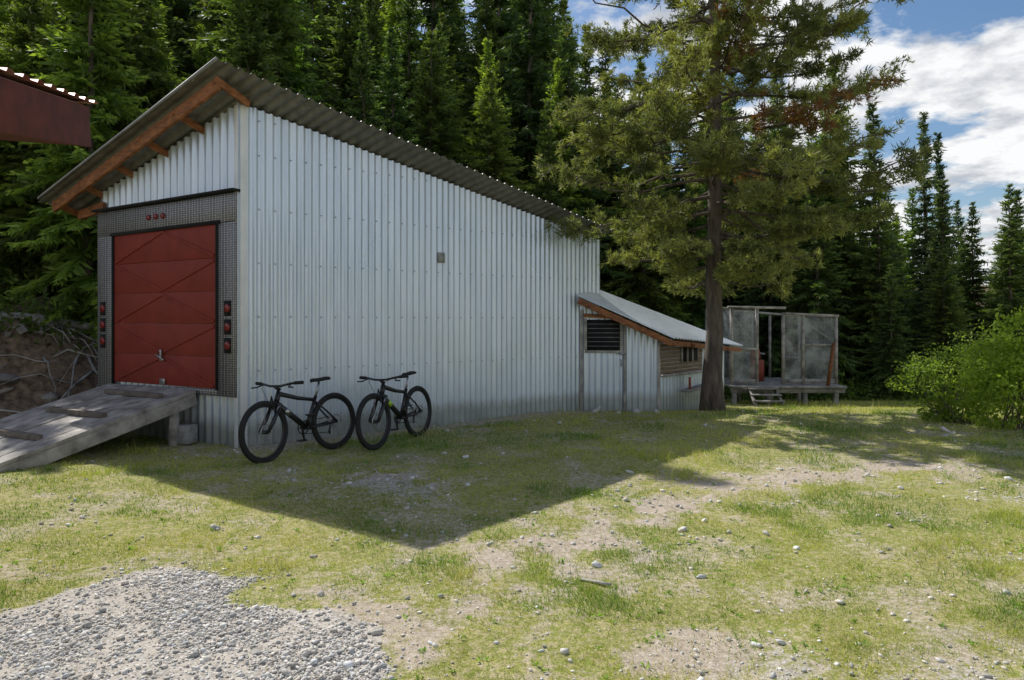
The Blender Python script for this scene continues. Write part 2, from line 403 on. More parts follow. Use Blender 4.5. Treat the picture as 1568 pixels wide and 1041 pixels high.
# ramp
ramp_e=empty('loading_ramp')
rb=Acc(); r0=np.array([-4.14,9.12,.66])+np.array([nE[0],nE[1],0])*.08; side=np.array([dE[0],dE[1],0]); run=np.array([nE[0],nE[1],0])*2.9+np.array([0,0,-.72])
W=2.0;nb=8
for i in range(nb):
    j=rng.uniform(-.006,.006)
    p=r0+side*(W/nb*(i+.5))+np.array([0,0,j]); rb.beam(p,p+run*rng.uniform(.98,1.0),W/nb-.014,.045)
rb.ob('deck_boards',M_greywood,ramp_e,bevel=.005)
cl=Acc()
for t,w0,w1 in ((.12,.25,1.45),(.36,.3,1.55),(.60,.35,1.65),(.82,.3,1.6)):
    p=r0+run*t+np.array([0,0,.05]); cl.beam(p+side*w0,p+side*w1,.085,.06)
cl.ob('cleats',M_cleat,ramp_e,bevel=.004)
st=Acc()
for o in (.02,1.0,1.97):
    p=r0+side*o+np.array([0,0,-.10]); st.beam(p,p+run*.93,.045,.15)
for o in (.05,1.95):
    p=r0+side*o+run*.10; st.beam((p[0],p[1],-.1),(p[0],p[1],.50),.09,.09,up=(1,0,0))
st.ob('stringers_and_posts',M_greywood,ramp_e,bevel=.004)
cb=Acc(); p=r0+side*.1+np.array([-nE[0],-nE[1],0])*(-.15); cb.beam((p[0]-.12,p[1],.12),(p[0]+.18,p[1]-.06,.12),.2,.24); cb.ob('support_block',M_conc,ramp_e,bevel=.01)
# ---------------------------------------------------------------- lean-to
lt=empty('lean_to_coop')
P0=np.array([1.24,12.45]);P1=np.array([2.66,12.30]);P2=np.array([4.40,14.2]);P3=np.array([2.6,14.6])
FL=np.array([1.16,12.2,2.05]);FR=np.array([2.84,11.98,1.29]);BR=np.array([5.01,14.8,1.05]);BL=np.array([1.66,12.95,2.17])
a=Acc(); 
n1=ribbed(a,P0,P1,lambda t,q:-.12,lambda t,q:1.97-.66*t,.11,.018)
n2=ribbed(a,P1,P2,lambda t,q:-.3,lambda t,q:(.62 if t<.62 else 1.22-.25*t),.11,.018)
ribbed(a,P2,P3,lambda t,q:-.4,lambda t,q:.98+.4*t)
a.ob('metal_walls',M_wall,lt)
a=Acc(); nr=26
V=[]; 
for i in range(nr*4+1):
    c=i%4; per=i//4; aa=[0,.52,.62,.90][c]; h=[0,0,1,1][c]; t=min((per+aa)/nr,1)
    fA=FL*(1-t)+BL*t; fB=FR*(1-t)+BR*t
    V.append(fA+[0,0,h*.02]); V.append(fB+[0,0,h*.02])
a.add(V,[[2*i,2*i+2,2*i+3,2*i+1] for i in range(len(V)//2-1)])
a.ob('roof',M_leanroof,lt)
a=Acc()
a.beam(FL+[.03,.05,-.09],FR+[-.02,.05,-.09],.03,.11)
a.beam(FR+[-.04,.06,-.08],BR+[-.06,0,-.08],.03,.09)
for t in (.25,.5,.75):
    p=FR*(1-t)+BR*t+np.array([.02,-.02,-.1]); a.beam(p,p+np.array([-.35,.25,.08]),.04,.06)
def L1(x,z,o=.03):
    t=(x-P0[0])/(P1[0]-P0[0]); q=P0+(P1-P0)*t+n1*o; return (q[0],q[1],z)
up1=(n1[0],n1[1],0)
a.beam(L1(1.30,1.70),L1(2.0,1.66),.03,.07)
a.ob('wood_trim',M_wood,lt,bevel=.003)
a=Acc()
a.beam(L1(1.27,-.03),L1(1.27,1.80),.05,.03,up=up1)
a.beam(L1(1.33,1.04,.035),L1(1.99,1.04,.035),.03,.045); a.beam(L1(1.34,1.07,.035),L1(1.34,1.65,.035),.05,.03,up=up1); a.beam(L1(1.98,1.07,.035),L1(1.98,1.62,.035),.05,.03,up=up1)
a.beam(L1(2.04,-.03,.03),L1(2.04,1.62,.03),.035,.03,up=up1)
a.beam(L1(2.64,-.03,.03),L1(2.64,1.28,.03),.05,.03,up=up1)
a.ob('door_frame',M_greywood,lt,bevel=.003)
a=Acc(); a.beam(L1(1.36,1.34,.022),L1(1.965,1.34,.022),.012,.56); a.ob('screened_window',M_dark,lt)
a=Acc(); 
for i in range(6): a.beam(L1(1.37,1.14+i*.08,.034),L1(1.95,1.14+i*.08,.034),.006,.010)
a.ob('window_slats',M_screw,lt)
a=Acc(); a.tube([L1(1.97,.78,.05),L1(1.98,.84,.07),L1(1.97,.9,.05)],.012,6); a.beam(L1(1.93,1.01,.05),L1(2.06,1.01,.05),.01,.04); a.ob('door_handle',M_steel,lt)
d2=(P2-P1)/np.linalg.norm(P2-P1)
def L2(s,z,o=.0): q=P1+d2*s+n2*o; return (q[0],q[1],z)
a=Acc()
for i in range(9):
    z=.66+i*.07; a.beam(L2(.02,z,.006+.003*(i%2)),L2(1.60,z,.006+.003*(i%2)),.02,.064)
a.ob('wood_siding',M_oldwood,lt)
a=Acc(); a.beam(L2(.75,.96,.03),L2(1.35,.96,.03),.02,.26); a.ob('side_window',M_dark,lt)
a=Acc(); 
for s in (.74,.95,1.15,1.36): a.beam(L2(s,.82,.045),L2(s,1.10,.045),.04,.02,up=(n2[0],n2[1],0))
a.beam(L2(.02,.61,.05),L2(1.6,.6,.05),.06,.04)
a.beam(L2(.74,.28,.12),L2(1.55,.34,.12),.2,.03)
a.ob('window_bars',M_greywood,lt)
a=Acc(); a.beam(L2(.86,.32,.14),L2(.86,.54,.14),.04,.03,up=(n2[0],n2[1],0)); a.ob('red_handle',M_redtin,lt)
# ---------------------------------------------------------------- greenhouse
gh=empty('screened_greenhouse')
x0,x1,yf,yb=5.47,8.07,17.0,19.2; fl=.02
a=Acc()
for x,top in ((x0,1.92),(6.1,1.92),(6.75,1.80),(7.25,1.75),(x1,1.70)):
    a.beam((x,yf,fl),(x,yf,top),.07,.05,up=(0,1,0)); a.beam((x,yb,fl),(x,yb,top),.06,.05,up=(0,1,0))
a.beam((x0-.1,yf-.02,1.94),(6.8,yf-.02,1.92),.06,.06); a.beam((6.8,yf-.02,1.78),(x1+.05,yf-.02,1.72),.06,.06)
a.beam((x0,yb,1.94),(x1,yb,1.74),.06,.06); a.beam((x0,yf,1.92),(x0,yb,1.92),.05,.05);a.beam((x1,yf,1.70),(x1,yb,1.70),.05,.05)
a.beam((7.25,yf-.01,1.0),(x1,yf-.01,1.0),.04,.05); a.beam((x0,yf-.01,.9),(6.1,yf-.01,.9),.04,.05)
a.beam((x0,yf,.1),(6.1,yf,.1),.04,.1); a.beam((6.75,yf,.1),(x1,yf,.1),.04,.1)
a.beam((x0,yf+.05,1.8),(6.1,yf+.05,.95),.04,.04); a.beam((7.25,yf+.05,1.6),(x1,yf+.05,1.05),.03,.04)
a.beam((7.6,yb-.3,.6),(x1,yf+.2,.6),.3,.03); a.beam((5.7,yb-.4,.7),(6.9,yb-.4,.7),.4,.04)
a.ob('frame',M_greywood,gh)
a=Acc(); a.beam((7.75,yf-.25,.0),(7.97,yf-.1,1.05),.09,.03); a.ob('leaning_plank',M_wood,gh)
a=Acc()
for y in np.arange(yf-.3,yb,.15): a.beam((x0-.1,y,-.02),(x1+.1,y,-.02),.135,.05)
for x in (x0,6.3,7.2,x1-.1):
    for y in (yf-.2,yb-.2): a.beam((x,y,-1.4),(x,y,-.05),.1,.1,up=(0,1,0))
a.beam((x0-.1,yf-.25,-.11),(x1+.1,yf-.25,-.11),.05,.12)
a.ob('platform',M_greywood,gh)
a=Acc()
def pane(xa,za,xb,zb_,y): a.add([(xa,y,za),(xb,y,za),(xb,y,zb_),(xa,y,zb_)],[[0,1,2,3]])
pane(x0+.03,.15,6.07,1.88,yf+.01); pane(6.78,.15,7.22,1.75,yf+.01); pane(7.28,.15,x1-.03,1.68,yf+.01)
pane(x0,.1,6.9,1.86,yb-.02)
a.add([(x0,yf,.1),(x0,yb,.1),(x0,yb,1.9),(x0,yf,1.9)],[[0,1,2,3]]); a.add([(x1,yf,.1),(x1,yb,.1),(x1,yb,1.68),(x1,yf,1.68)],[[0,1,2,3]])
a.ob('screen_panels',M_screen,gh)
a=Acc()
for x in np.arange(x0+.08,x1-.03,.09):
    if 6.12<x<6.74: continue
    a.beam((x,yf+.02,.15),(x,yf+.02,1.68),.004,.004,up=(0,1,0))
for z in np.arange(.2,1.68,.09):
    a.beam((x0+.03,yf+.024,z),(6.08,yf+.024,z),.004,.004); a.beam((6.78,yf+.024,z),(x1-.03,yf+.024,z),.004,.004)
a.ob('wire_mesh',M_screw,gh)
a=Acc(); a.tube([(6.5,18.1,.02),(6.5,18.1,.3),(6.5,18.1,.55),(6.5,18.1,.57)],[.17,.18,.17,.15],16); a.tube([(6.45,18.1,.60),(6.45,18.1,.85)],[.14,.11],12); a.ob('red_barrel',M_redtin,gh,smooth=True)
a=Acc(); a.tube([(7.6,18.2,.02),(7.6,18.2,.5)],[.2,.24],14); a.tube([(5.8,18.4,.72),(5.8,18.4,1.0)],[.12,.15],12); a.tube([(6.2,18.5,.72),(6.2,18.5,.95)],[.11,.13],12); a.ob('plant_pots',M_dark,gh,smooth=True)
a=Acc()
for i in range(4): a.beam((5.75,yf-.4-.2*i,-.05-.13*i),(6.45,yf-.4-.2*i,-.05-.13*i),.16,.035)
for x in (5.78,6.42): a.beam((x,yf-.28,-.05),(x,yf-1.15,-.62),.04,.1)
a.ob('steps',M_greywood,gh)
# ---------------------------------------------------------------- neighbour cabin roof corner
cab=empty('red_cabin')
e0=np.array([-2.40,2.5,2.37]);e1=np.array([-3.11,5.0,2.87]); bk=np.array([-3.0,.2,.25])
a=Acc(); a.beam(e0+[0,0,.15],e1+[0,0,.15],.04,.29); a.beam(e1+[0.0,0,.15],e1+bk+[0,0,.15],.04,.27)
a.ob('fascia_boards',M_redwood,cab,bevel=.006)
a=Acc(); nn=[0,0,.32]
ribplane(a,e0+np.array(nn)+[.06,-.02,0],(e1-e0)*1.04,bk,.2,.02); a.ob('roof',metal_mat('cabin_roofing',(.35,.1,.09),(.5,.3,.28),.3,.5),cab)
a=Acc(); a.add([e0+[-.02,0,.01],e1+[-.02,0,.01],e1+bk+[0,0,.01],e0+bk+[0,0,.01]],[[0,1,2,3]]); a.ob('soffit',M_redwood,cab)
a=Acc(); a.beam((-4.6,4.6,1.3),(-4.2,2.2,1.3),.1,3.0); a.beam((-4.65,4.7,1.3),(-6.2,4.9,1.3),.1,3.0); a.ob('log_walls',M_redwood,cab)
# ---------------------------------------------------------------- bikes
def bike(loc,heading,lean,steer,accent):
    e=empty('mountain_bike',loc)
    e.rotation_euler=(lean,0,heading)
    R=.358; ra=np.array([0,0,R]); fa=np.array([1.06,0,R]); piv=.86
    def st(p):
        p=np.array(p,float); c,s=math.cos(steer),math.sin(steer); x=p[0]-piv
        return np.array([piv+x*c-p[1]*s,x*s+p[1]*c,p[2]])
    ty=Acc();sv=Acc();fm=Acc();ac=Acc()
    for ctr,front in ((ra,False),(fa,True)):
        g=Acc(); g.torus(ctr,R-.030,.031); V=np.vstack(g.V)
        h=Acc(); h.torus(ctr,R-.064,.013,N=40,n=6); V2=np.vstack(h.V)
        if front: V=np.array([st(p) for p in V]);V2=np.array([st(p) for p in V2])
        ty.add(V,g.F[0]); fm.add(V2,h.F[0])
        tf=(lambda p:st(p)) if front else (lambda p:np.array(p,float))
        for i in range(28):
            th=2*math.pi*i/28; o=.03*(1 if i%2 else -1); t2=th+.25*(1 if (i//2)%2 else -1)
            sv.tube([tf(ctr+[.02*math.cos(t2),o,.02*math.sin(t2)]),tf(ctr+[(R-.07)*math.cos(th),0,(R-.07)*math.sin(th)])],.0014,3,False)
        fm.tube([tf(ctr+[0,-.05,0]),tf(ctr+[0,.05,0])],.024,10)
        th=np.linspace(0,2*np.pi,25); ring=[tf(ctr+[.082*math.cos(t),.035,.082*math.sin(t)]) for t in th]; sv.tube(ring,.006,4,False)
        if not front:
            for k2,(rr) in enumerate((.06,.05,.04,.03)):
                ring=[tf(ctr+[rr*math.cos(t),-.03-.006*k2,rr*math.sin(t)]) for t in th]; sv.tube(ring,.006,4,False)
    bb=[.44,0,.33];ht=[.815,0,.80];hb=[.865,0,.67];stt=[.275,0,.70]
    fm.tube([hb,[.66,0,.51],bb],[.034,.037,.034],10); fm.tube([[.82,0,.775],[.55,0,.70],[.29,0,.655]],[.029,.025,.022],10)
    fm.tube([bb,stt],.022,10); fm.tube([ht,hb],.032,10)
    for s in (-1,1):
        fm.tube([[.42,.03*s,.33],[.2,.055*s,.335],[0,.06*s,R]],.015,6)
        fm.tube([[.29,.015*s,.63],[.15,.05*s,.50],[0,.06*s,R]],.012,6)
        fm.tube([st([.878,.065*s,.62]),st([.96,.065*s,.50]),st([1.06,.065*s,R])],[.022,.026,.020],8)
        sv.tube([st([.868,.065*s,.655]),st([.93,.065*s,.55])],.017,8)
        fm.tube([st([.855,0,.865]),st([.86,.10*s,.872]),st([.84,.22*s,.895]),st([.80,.36*s,.90])],.014,8)
        ty.tube([st([.825,.26*s,.898]),st([.80,.37*s,.902])],.020,8)
        fm.tube([st([.84,.22*s,.885]),st([.91,.25*s,.86]),st([.92,.33*s,.855])],.009,5)
        fm.tube([st([.84,.20*s,.90]),st([.95,.12*s,.84]),st([.94,.05*s,.70]),st([1.0,.05*s,.5])],.0035,4,False)
    fm.tube([st([.876,-.08,.65]),st([.873,0,.668]),st([.876,.08,.65])],.026,8)
    fm.tube([st([.935,-.065,.52]),st([.93,0,.60+.15]),st([.935,.065,.52])],.012,6)
    fm.tube([st([.805,0,.82]),st([.865,0,.865])],.024,8)
    sv.tube([stt,[.215,0,.87]],.015,8)
    sd=Acc(); xs=[.07,.11,.17,.24,.30,.345]; ws=[.055,.075,.065,.036,.026,.014]; hs=[.905,.908,.90,.896,.898,.892]
    V=[];n=10
    for x,w,h in zip(xs,ws,hs):
        for j in range(n):
            t=2*math.pi*j/n; V.append((x,w*math.cos(t),h+.023*math.sin(t)))
    Fc=[[i*n+j,i*n+(j+1)%n,(i+1)*n+(j+1)%n,(i+1)*n+j] for i in range(len(xs)-1) for j in range(n)]
    Fc+= [[0,1,2,3],[0,3,4,5],[0,5,6,7],[0,7,8,9]]
    sd.add(V,Fc)
    sd.ob('saddle',M_rubber,e,smooth=True)
    th=np.linspace(0,2*np.pi,29); fm.tube([[.44+.078*math.cos(t),-.055,.33+.078*math.sin(t)] for t in th],.008,4,False)
    for t in (0,1.57,3.14,4.71): fm.tube([[.44,-.05,.33],[.44+.072*math.cos(t),-.055,.33+.072*math.sin(t)]],.008,4)
    fm.tube([[.44,-.08,.33],[.44,.08,.33]],.022,8)
    fm.tube([[.44,-.08,.33],[.40,-.09,.165]],.013,6); fm.tube([[.44,.08,.33],[.48,.09,.495]],.013,6)
    for y,x,z in ((-.14,.40,.165),(.14,.48,.495)): fm.beam((x-.045,y,z),(x+.045,y,z),.09,.02)
    fm.tube([[.44,-.05,.405],[.02,-.05,.415]],.005,4);fm.tube([[.44,-.05,.255],[.04,-.05,.22]],.005,4)
    fm.tube([[0,-.06,.33],[.03,-.06,.24],[.02,-.06,.20]],.016,6)
    ac.tube([[.745,.0,.58],[.68,.0,.526]],.0385,8); 
    ty.ob('tyres',M_rubber,e,smooth=True); sv.ob('spokes_and_discs',M_steel,e,smooth=True); fm.ob('frame_and_fork',M_frameblk,e,smooth=True)
    ac.ob('decals',accent,e,smooth=True)
    return e
def place_bike(fx,fy,rx,ry,lean,steer,accent):
    h=math.atan2(fy-ry,fx-rx); bike((rx,ry,(zt1(rx,ry)+zt1(fx,fy))/2-.012),h,lean,steer,accent)
place_bike(-2.83,7.8,-2.25,8.68,.06,.12,M_steel)
place_bike(-1.71,8.6,-1.30,9.56,.06,-.02,M_green)
# ---------------------------------------------------------------- conifers
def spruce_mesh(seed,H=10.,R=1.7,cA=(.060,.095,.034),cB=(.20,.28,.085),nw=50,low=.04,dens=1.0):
    r=np.random.default_rng(seed); bases=[];dirs=[];ls=[];ws=[];cs=[]
    tb=Acc(); zz=np.linspace(-.6,H,12); tb.tube(np.stack([r.normal(0,.02,12),r.normal(0,.02,12),zz],1),np.linspace(.13,.01,12)*H/10,7)
    cA=np.array(cA);cB=np.array(cB)
    for i in range(nw):
        f=(i+r.random()*.6)/nw; z=H*(low+(1-low)*f**.92)
        prof=(1-f)**.85*(.55+.45*min(1,f*6))
        nb=int(r.integers(6,9)) if f<.9 else 5
        for b in range(nb):
            az=r.random()*6.283; L=max(.10,R*prof*r.uniform(.5,1.25)+.05)
            if r.random()<.07: continue
            pitch=math.radians(-22+62*f**1.5+r.normal(0,7))
            d=np.array([math.cos(az)*math.cos(pitch),math.sin(az)*math.cos(pitch),math.sin(pitch)])
            sd=np.array([-math.sin(az),math.cos(az),0])
            m=max(5,int(L*14*dens)); t=np.linspace(.08,1,m)
            P=np.array([0,0,z])+d*(L*t)[:,None]; P[:,2]+=-.16*L*t**2+.12*L*t**4
            bright=.4+.75*r.random()
            for s in (-1,1,0):
                n=len(t)
                base=P+r.normal(0,.015,(n,3))
                dd=d*.75+sd*s*r.uniform(.6,1.1,n)[:,None] if s else d*.9+np.zeros((n,3))
                dd=dd+r.normal(0,.22,(n,3)); dd[:,2]-=.28 if s else .05
                l=(.30*L*(1-t)+.13)*r.uniform(.6,1.2,n); 
                bases.append(base);dirs.append(dd);ls.append(l);ws.append(np.clip(l*.15,.016,.040))
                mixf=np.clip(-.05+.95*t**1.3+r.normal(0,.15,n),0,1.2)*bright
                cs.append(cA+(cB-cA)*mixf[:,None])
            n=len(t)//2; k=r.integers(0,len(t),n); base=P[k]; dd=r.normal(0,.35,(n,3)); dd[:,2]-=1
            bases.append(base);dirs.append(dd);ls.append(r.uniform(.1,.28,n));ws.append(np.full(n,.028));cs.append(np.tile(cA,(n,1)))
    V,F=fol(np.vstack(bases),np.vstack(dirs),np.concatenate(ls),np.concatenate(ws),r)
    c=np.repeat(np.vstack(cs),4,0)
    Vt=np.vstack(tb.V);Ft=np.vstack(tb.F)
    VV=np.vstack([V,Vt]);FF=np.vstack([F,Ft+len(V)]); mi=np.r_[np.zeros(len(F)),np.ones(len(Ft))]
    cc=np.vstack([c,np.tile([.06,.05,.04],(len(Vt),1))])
    return mk_mesh('spruce_mesh',VV,FF,[M_fol,M_bark],mi=mi,col=cc,link=False)
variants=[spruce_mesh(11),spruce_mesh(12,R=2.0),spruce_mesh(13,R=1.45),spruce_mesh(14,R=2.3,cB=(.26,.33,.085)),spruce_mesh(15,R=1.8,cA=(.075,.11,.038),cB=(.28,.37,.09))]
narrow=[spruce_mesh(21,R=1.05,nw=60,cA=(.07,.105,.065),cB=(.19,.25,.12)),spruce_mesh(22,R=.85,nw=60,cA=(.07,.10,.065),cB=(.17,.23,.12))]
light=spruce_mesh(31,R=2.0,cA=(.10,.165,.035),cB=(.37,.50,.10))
def capH(x,y,H,zg):
    for qx,qy,qz in ((3.5,13.8,1.2),(4.8,14.5,1.),(2.2,13.2,1.9),(4.,12.6,3.5)):
        al=(x-qx)*-.657+(y-qy)*.753; pe=abs((x-qx)*.753+(y-qy)*.657)
        if al>0 and pe<2.2: H=min(H,al*1.0+qz-zg)
    return max(H,2.5)
def put(me,x,y,H,name,parent=None,wid=1.0,r=rng):
    o=bpy.data.objects.new(name,me); scene.collection.objects.link(o)
    zg=zt1(x,y)-.1; H=capH(x,y,H,zg)
    s=H/10.; w=s*wid*r.uniform(.9,1.12); o.scale=(w,w,s); o.rotation_euler=(r.normal(0,.015),r.normal(0,.015),r.random()*6.28)
    o.location=(x,y,zg)
    if parent: o.parent=parent
    return o
forest_e=empty('distant_spruce_forest')
pts=[];r2=np.random.default_rng(5)
def okp(x,y,md):
    return all((x-a)**2+(y-b)**2>md*md for a,b in pts)
n=0
for tries in range(9000):
    y=r2.uniform(15,42); x=r2.uniform(-.92,.92)*y; m=x/y
    t=tline(x,y)
    if m<.30:
        if t<2.6: continue
    else:
        if y<22.5: continue
    if m>.42 and y<25: continue
    md=1.7 if y<24 else (2.3 if y<34 else 3.2)
    if not okp(x,y,md): continue
    dist=y
    if m<.06: a_=r2.uniform(.42,.78)
    elif m<.12: a_=r2.uniform(.38,.5)
    elif m<.40: a_=r2.uniform(.28,.42)
    elif m<.5: a_=r2.uniform(.22,.31)
    else: a_=r2.uniform(.12,.20)
    H=a_*dist+1.6-zt1(x,y)
    if m<-.7: H=min(H,.5*dist)
    if H<3: H=3
    H=min(H,24)
    pts.append((x,y)); n+=1
    v=variants[r2.integers(0,5)] if r2.random()>.08 else light
    put(v,x,y,H,'spruce',forest_e,wid=min(1.0,11/H+.25),r=r2)
    if n>200: break
print('forest',n)
for (px_x,y,top,me,w) in ((13.0,24,9.4,narrow[0],1.0),(15.85,26,9.6,narrow[1],1.0),(16.9,26.4,9.0,narrow[1],.95),(14.4,23,6.4,narrow[0],1.3),(16.1,22,6.1,variants[0],1.1),(17.6,23,7.0,variants[2],1.0),(11.0,24,8.3,variants[1],1.0),(12.1,22.5,6.2,variants[4],1.0),(18.5,25,6.5,variants[1],1),(15.3,24.5,5.2,variants[3],1),(9.6,21.5,6.8,variants[4],1.0),(13.6,21.5,3.8,variants[3],1.2),(11.4,20.5,3.4,variants[0],1.1),(11.6,24.5,11.2,variants[1],.8)):
    put(me,px_x,y,top-zt1(px_x,y),'spruce_tree',None,w)
put(light,-8.0,12.9,9.2,'young_spruce_tree',None,.8)
put(light,-11.2,14.5,8.5,'young_spruce_tree',None,.9)
put(variants[3],-9.4,15.2,11.5,'spruce_tree')
put(variants[1],-12.3,12.0,8.0,'spruce_tree')
put(variants[0],-10.2,10.3,5.8,'spruce_tree')
put(variants[1],-6.2,16.3,11.5,'spruce_tree')
put(light,1.6,22.5,9.0,'young_spruce_tree',None,.9)
put(variants[4],-2.4,21.5,12.5,'spruce_tree',None,.8)
put(light,6.2,23.5,7.0,'young_spruce_tree',None,1.0)
# ---------------------------------------------------------------- pine
def pine(x,y,H=12.6):
    r=np.random.default_rng(77); z0=zt1(x,y); e=empty('pine_tree',(x,y,z0))
    tb=Acc(); zz=np.linspace(-.2,H,16); tx=np.cumsum(r.normal(0,.02,16)); tyy=np.cumsum(r.normal(0,.02,16)); tx-=tx[1];tyy-=tyy[1]
    rad=np.linspace(.17,.02,16); rad[0]=.27; rad[1]=.18
    tb.tube(np.stack([tx,tyy,zz],1),rad,12)
    bases=[];dirs=[];ls=[];cs=[]
    NL=165
    for i in range(NL):
        f=(i+.5)/NL; h=2.35+(H-2.55)*f**1.0; az=i*2.399+r.normal(0,.35)
        L=(1.6+1.4*sst(2.3,4.2,h))*(1-sst(6.5,H+1.5,h)*.8)*r.uniform(.6,1.1)
        if math.cos(az)<-.2 and h<3.6: L*=.72
        if math.cos(az)>.2 and h>5: L*=.92
        pitch=math.radians(-12+38*f+r.normal(0,9))
        bx=np.interp(h,zz,tx);by=np.interp(h,zz,tyy)
        d=np.array([math.cos(az)*math.cos(pitch),math.sin(az)*math.cos(pitch),math.sin(pitch)]); sd=np.array([-math.sin(az),math.cos(az),0])
        t=np.linspace(0,1,7); wob=np.cumsum(r.normal(0,.05,(7,3)),0); wob-=wob[0]
        P=np.array([bx,by,h])+d*(L*t)[:,None]+wob*L*.5; P[:,2]+=-.12*L*t**2+.20*L*t**4
        tb.tube(P,np.linspace(.032,.008,7)*(1.2-.6*f),5,False)
        if r.random()<.04: continue
        ns=int(5+L*5.2)
        tone=r.uniform(.15,1.35); dead=(r.random()<.03)
        for s in range(ns):
            u=r.uniform(.18,1.0)**.8 if s else 1.0; p=np.array([np.interp(u,t,P[:,k]) for k in range(3)])
            sg=r.choice([-1,1]); d2=nrm(d*r.uniform(.4,1)+sd*sg*r.uniform(.3,1.0)+np.array([0,0,r.uniform(-.25,.55)]))
            l2=r.uniform(.28,.68)*(1.15-.45*u)*min(1,L/2+.3)
            tb.tube([p,p+d2*l2*.6+[0,0,-.02],p+d2*l2],[.010,.007,.004],3,False)
            nt_=int(4+l2*10); uu=r.uniform(.15,1.0,nt_); uu[0]=1
            tp=p+d2*(l2*uu)[:,None]+r.normal(0,.05,(nt_,3))
            nn_=17; b=np.repeat(tp,nn_,0)+r.normal(0,.016,(nt_*nn_,3)); dd=d2*.5+r.normal(0,.62,(nt_*nn_,3))+[0,0,.12]
            bases.append(b);dirs.append(dd);ls.append(r.uniform(.07,.14,nt_*nn_))
            c0=np.array([.085,.11,.045]);c1=np.array([.36,.37,.13])
            if dead and r.random()<.7: c0=np.array([.16,.08,.035]);c1=np.array([.3,.15,.07])
            mf=np.clip(tone*.5+r.normal(0,.22,nt_),0,1); mf=np.repeat(mf,nn_)
            cs.append(c0+(c1-c0)*mf[:,None])
    ls=np.concatenate(ls)
    V,F=fol(np.vstack(bases),np.vstack(dirs),ls,np.full(len(ls),.009),r)
    print('pine',len(F))
    tb.ob('trunk_and_limbs',M_bark,e,smooth=True)
    mk_mesh('needles',V,F,[M_pine],col=np.repeat(np.vstack(cs),4,0),parent=e)
pine(3.62,12.35)
# ---------------------------------------------------------------- shrubs
def shrub(name,x,y,lobes,n,c0,c1,ll=(.04,.085),seed=1):
    r=np.random.default_rng(seed); z0=zt1(x,y); e=empty(name,(x,y,z0)); lobes=np.array(lobes,float)
    k=r.integers(0,len(lobes),n); v=nrm(r.normal(size=(n,3))); rad=r.uniform(.35,1.12,n)**.6*(1+.3*np.sin(v[:,0]*7+k)*np.cos(v[:,2]*6))
    b=lobes[k,:3]+v*rad[:,None]*lobes[k,3:4]*np.array([1,1,1.05]); ok=b[:,2]>.02; b=b[ok];v=v[ok];k=k[ok];rad=rad[ok]
    clump=vnoise(b[:,0]*4.5+b[:,1]*2.5,b[:,2]*4.5,4)
    ok=(clump>.32); b=b[ok];v=v[ok];clump=clump[ok];n=len(b)
    d=v*.6+r.normal(0,.6,(n,3)); l=r.uniform(*ll,n)
    V,F=fol(b,d,l,l*.3,r); m=np.clip(clump*.9+r.normal(0,.15,n),0,1)[:,None]
    mk_mesh('leaves',V,F,[M_leaf],col=np.repeat(np.array(c0)+(np.array(c1)-np.array(c0))*m,4,0),parent=e)
    tb=Acc()
    for i in range(26):
        L=lobes[i%len(lobes)]; end=L[:3]+nrm(r.normal(size=3))*L[3]*.85; end[2]=abs(end[2])
        st_=np.array([r.normal(0,.12)+L[0]*.3,r.normal(0,.12)+L[1]*.3,-.05]); md=(st_+end)/2+r.normal(0,.06,3)
        tb.tube([st_,md,end],[.013,.009,.004],5,False)
    tb.ob('stems',M_bark,e)
shrub('willow_shrub',7.5,10.2,[(0,0,.6,.55),(.45,.1,1.0,.6),(-.2,.1,.95,.4),(.15,-.1,1.4,.35),(.9,.2,.7,.65),(.7,0,1.5,.4),(-.25,0,.35,.4),(1.3,.1,1.1,.7)],15000,(.12,.19,.02),(.46,.58,.09),seed=3)
shrub('willow_shrub',7.12,10.9,[(0,0,.3,.34),(-.3,.1,.22,.25),(.3,0,.4,.35)],4500,(.11,.18,.02),(.40,.50,.08),seed=4)
shrub('willow_shrub',9.6,14.8,[(0,0,.7,.7),(.8,.2,.9,.8),(-.7,.1,.5,.5)],7000,(.08,.14,.02),(.28,.37,.07),seed=6)
def undergrowth():
    r=np.random.default_rng(9); bs=[];cs=[];ds=[];ls=[]
    for i in range(520):
        if i<260:
            s=r.uniform(-6,22); t=r.uniform(1.2,4.5); x=-7+.775*s-.631*t; y=10.8+.631*s+.775*t
        else:
            x=r.uniform(5,20); y=r.uniform(20,24)
        R=r.uniform(.18,.5); n=int(70*R/.3); c=np.array([x,y,zt1(x,y)+R*.5])
        v=nrm(r.normal(size=(n,3))); bs.append(c+v*R*r.uniform(.3,1.1,n)[:,None]); ds.append(v+r.normal(0,.5,(n,3))); ls.append(r.uniform(.08,.18,n))
        g=r.uniform(.4,1.3); cs.append(np.array([.12,.18,.035])*g*r.uniform(.6,1.5,(n,1)))
    ls=np.concatenate(ls); V,F=fol(np.vstack(bs),np.vstack(ds),ls,ls*.2,r)
    mk_mesh('forest_undergrowth',V,F,[M_leaf],col=np.repeat(np.vstack(cs),4,0))
undergrowth()
a=Acc(); r=np.random.default_rng(15)
for i in range(85):
    s=r.uniform(-4,1.0); t=r.uniform(.2,2.4); x=-7+.775*s-.631*t; y=10.8+.631*s+.775*t
    L=r.uniform(.4,1.6); az=r.uniform(0,6.28); P=[]
    for u in np.linspace(0,1,6):
        xx=x+math.cos(az)*L*u+r.normal(0,.02);yy=y+math.sin(az)*L*u+r.normal(0,.02); P.append((xx,yy,zt1(xx,yy)+.04+.22*math.sin(u*3)*r.random()))
    a.tube(P,np.linspace(r.uniform(.009,.026),.005,6),6)
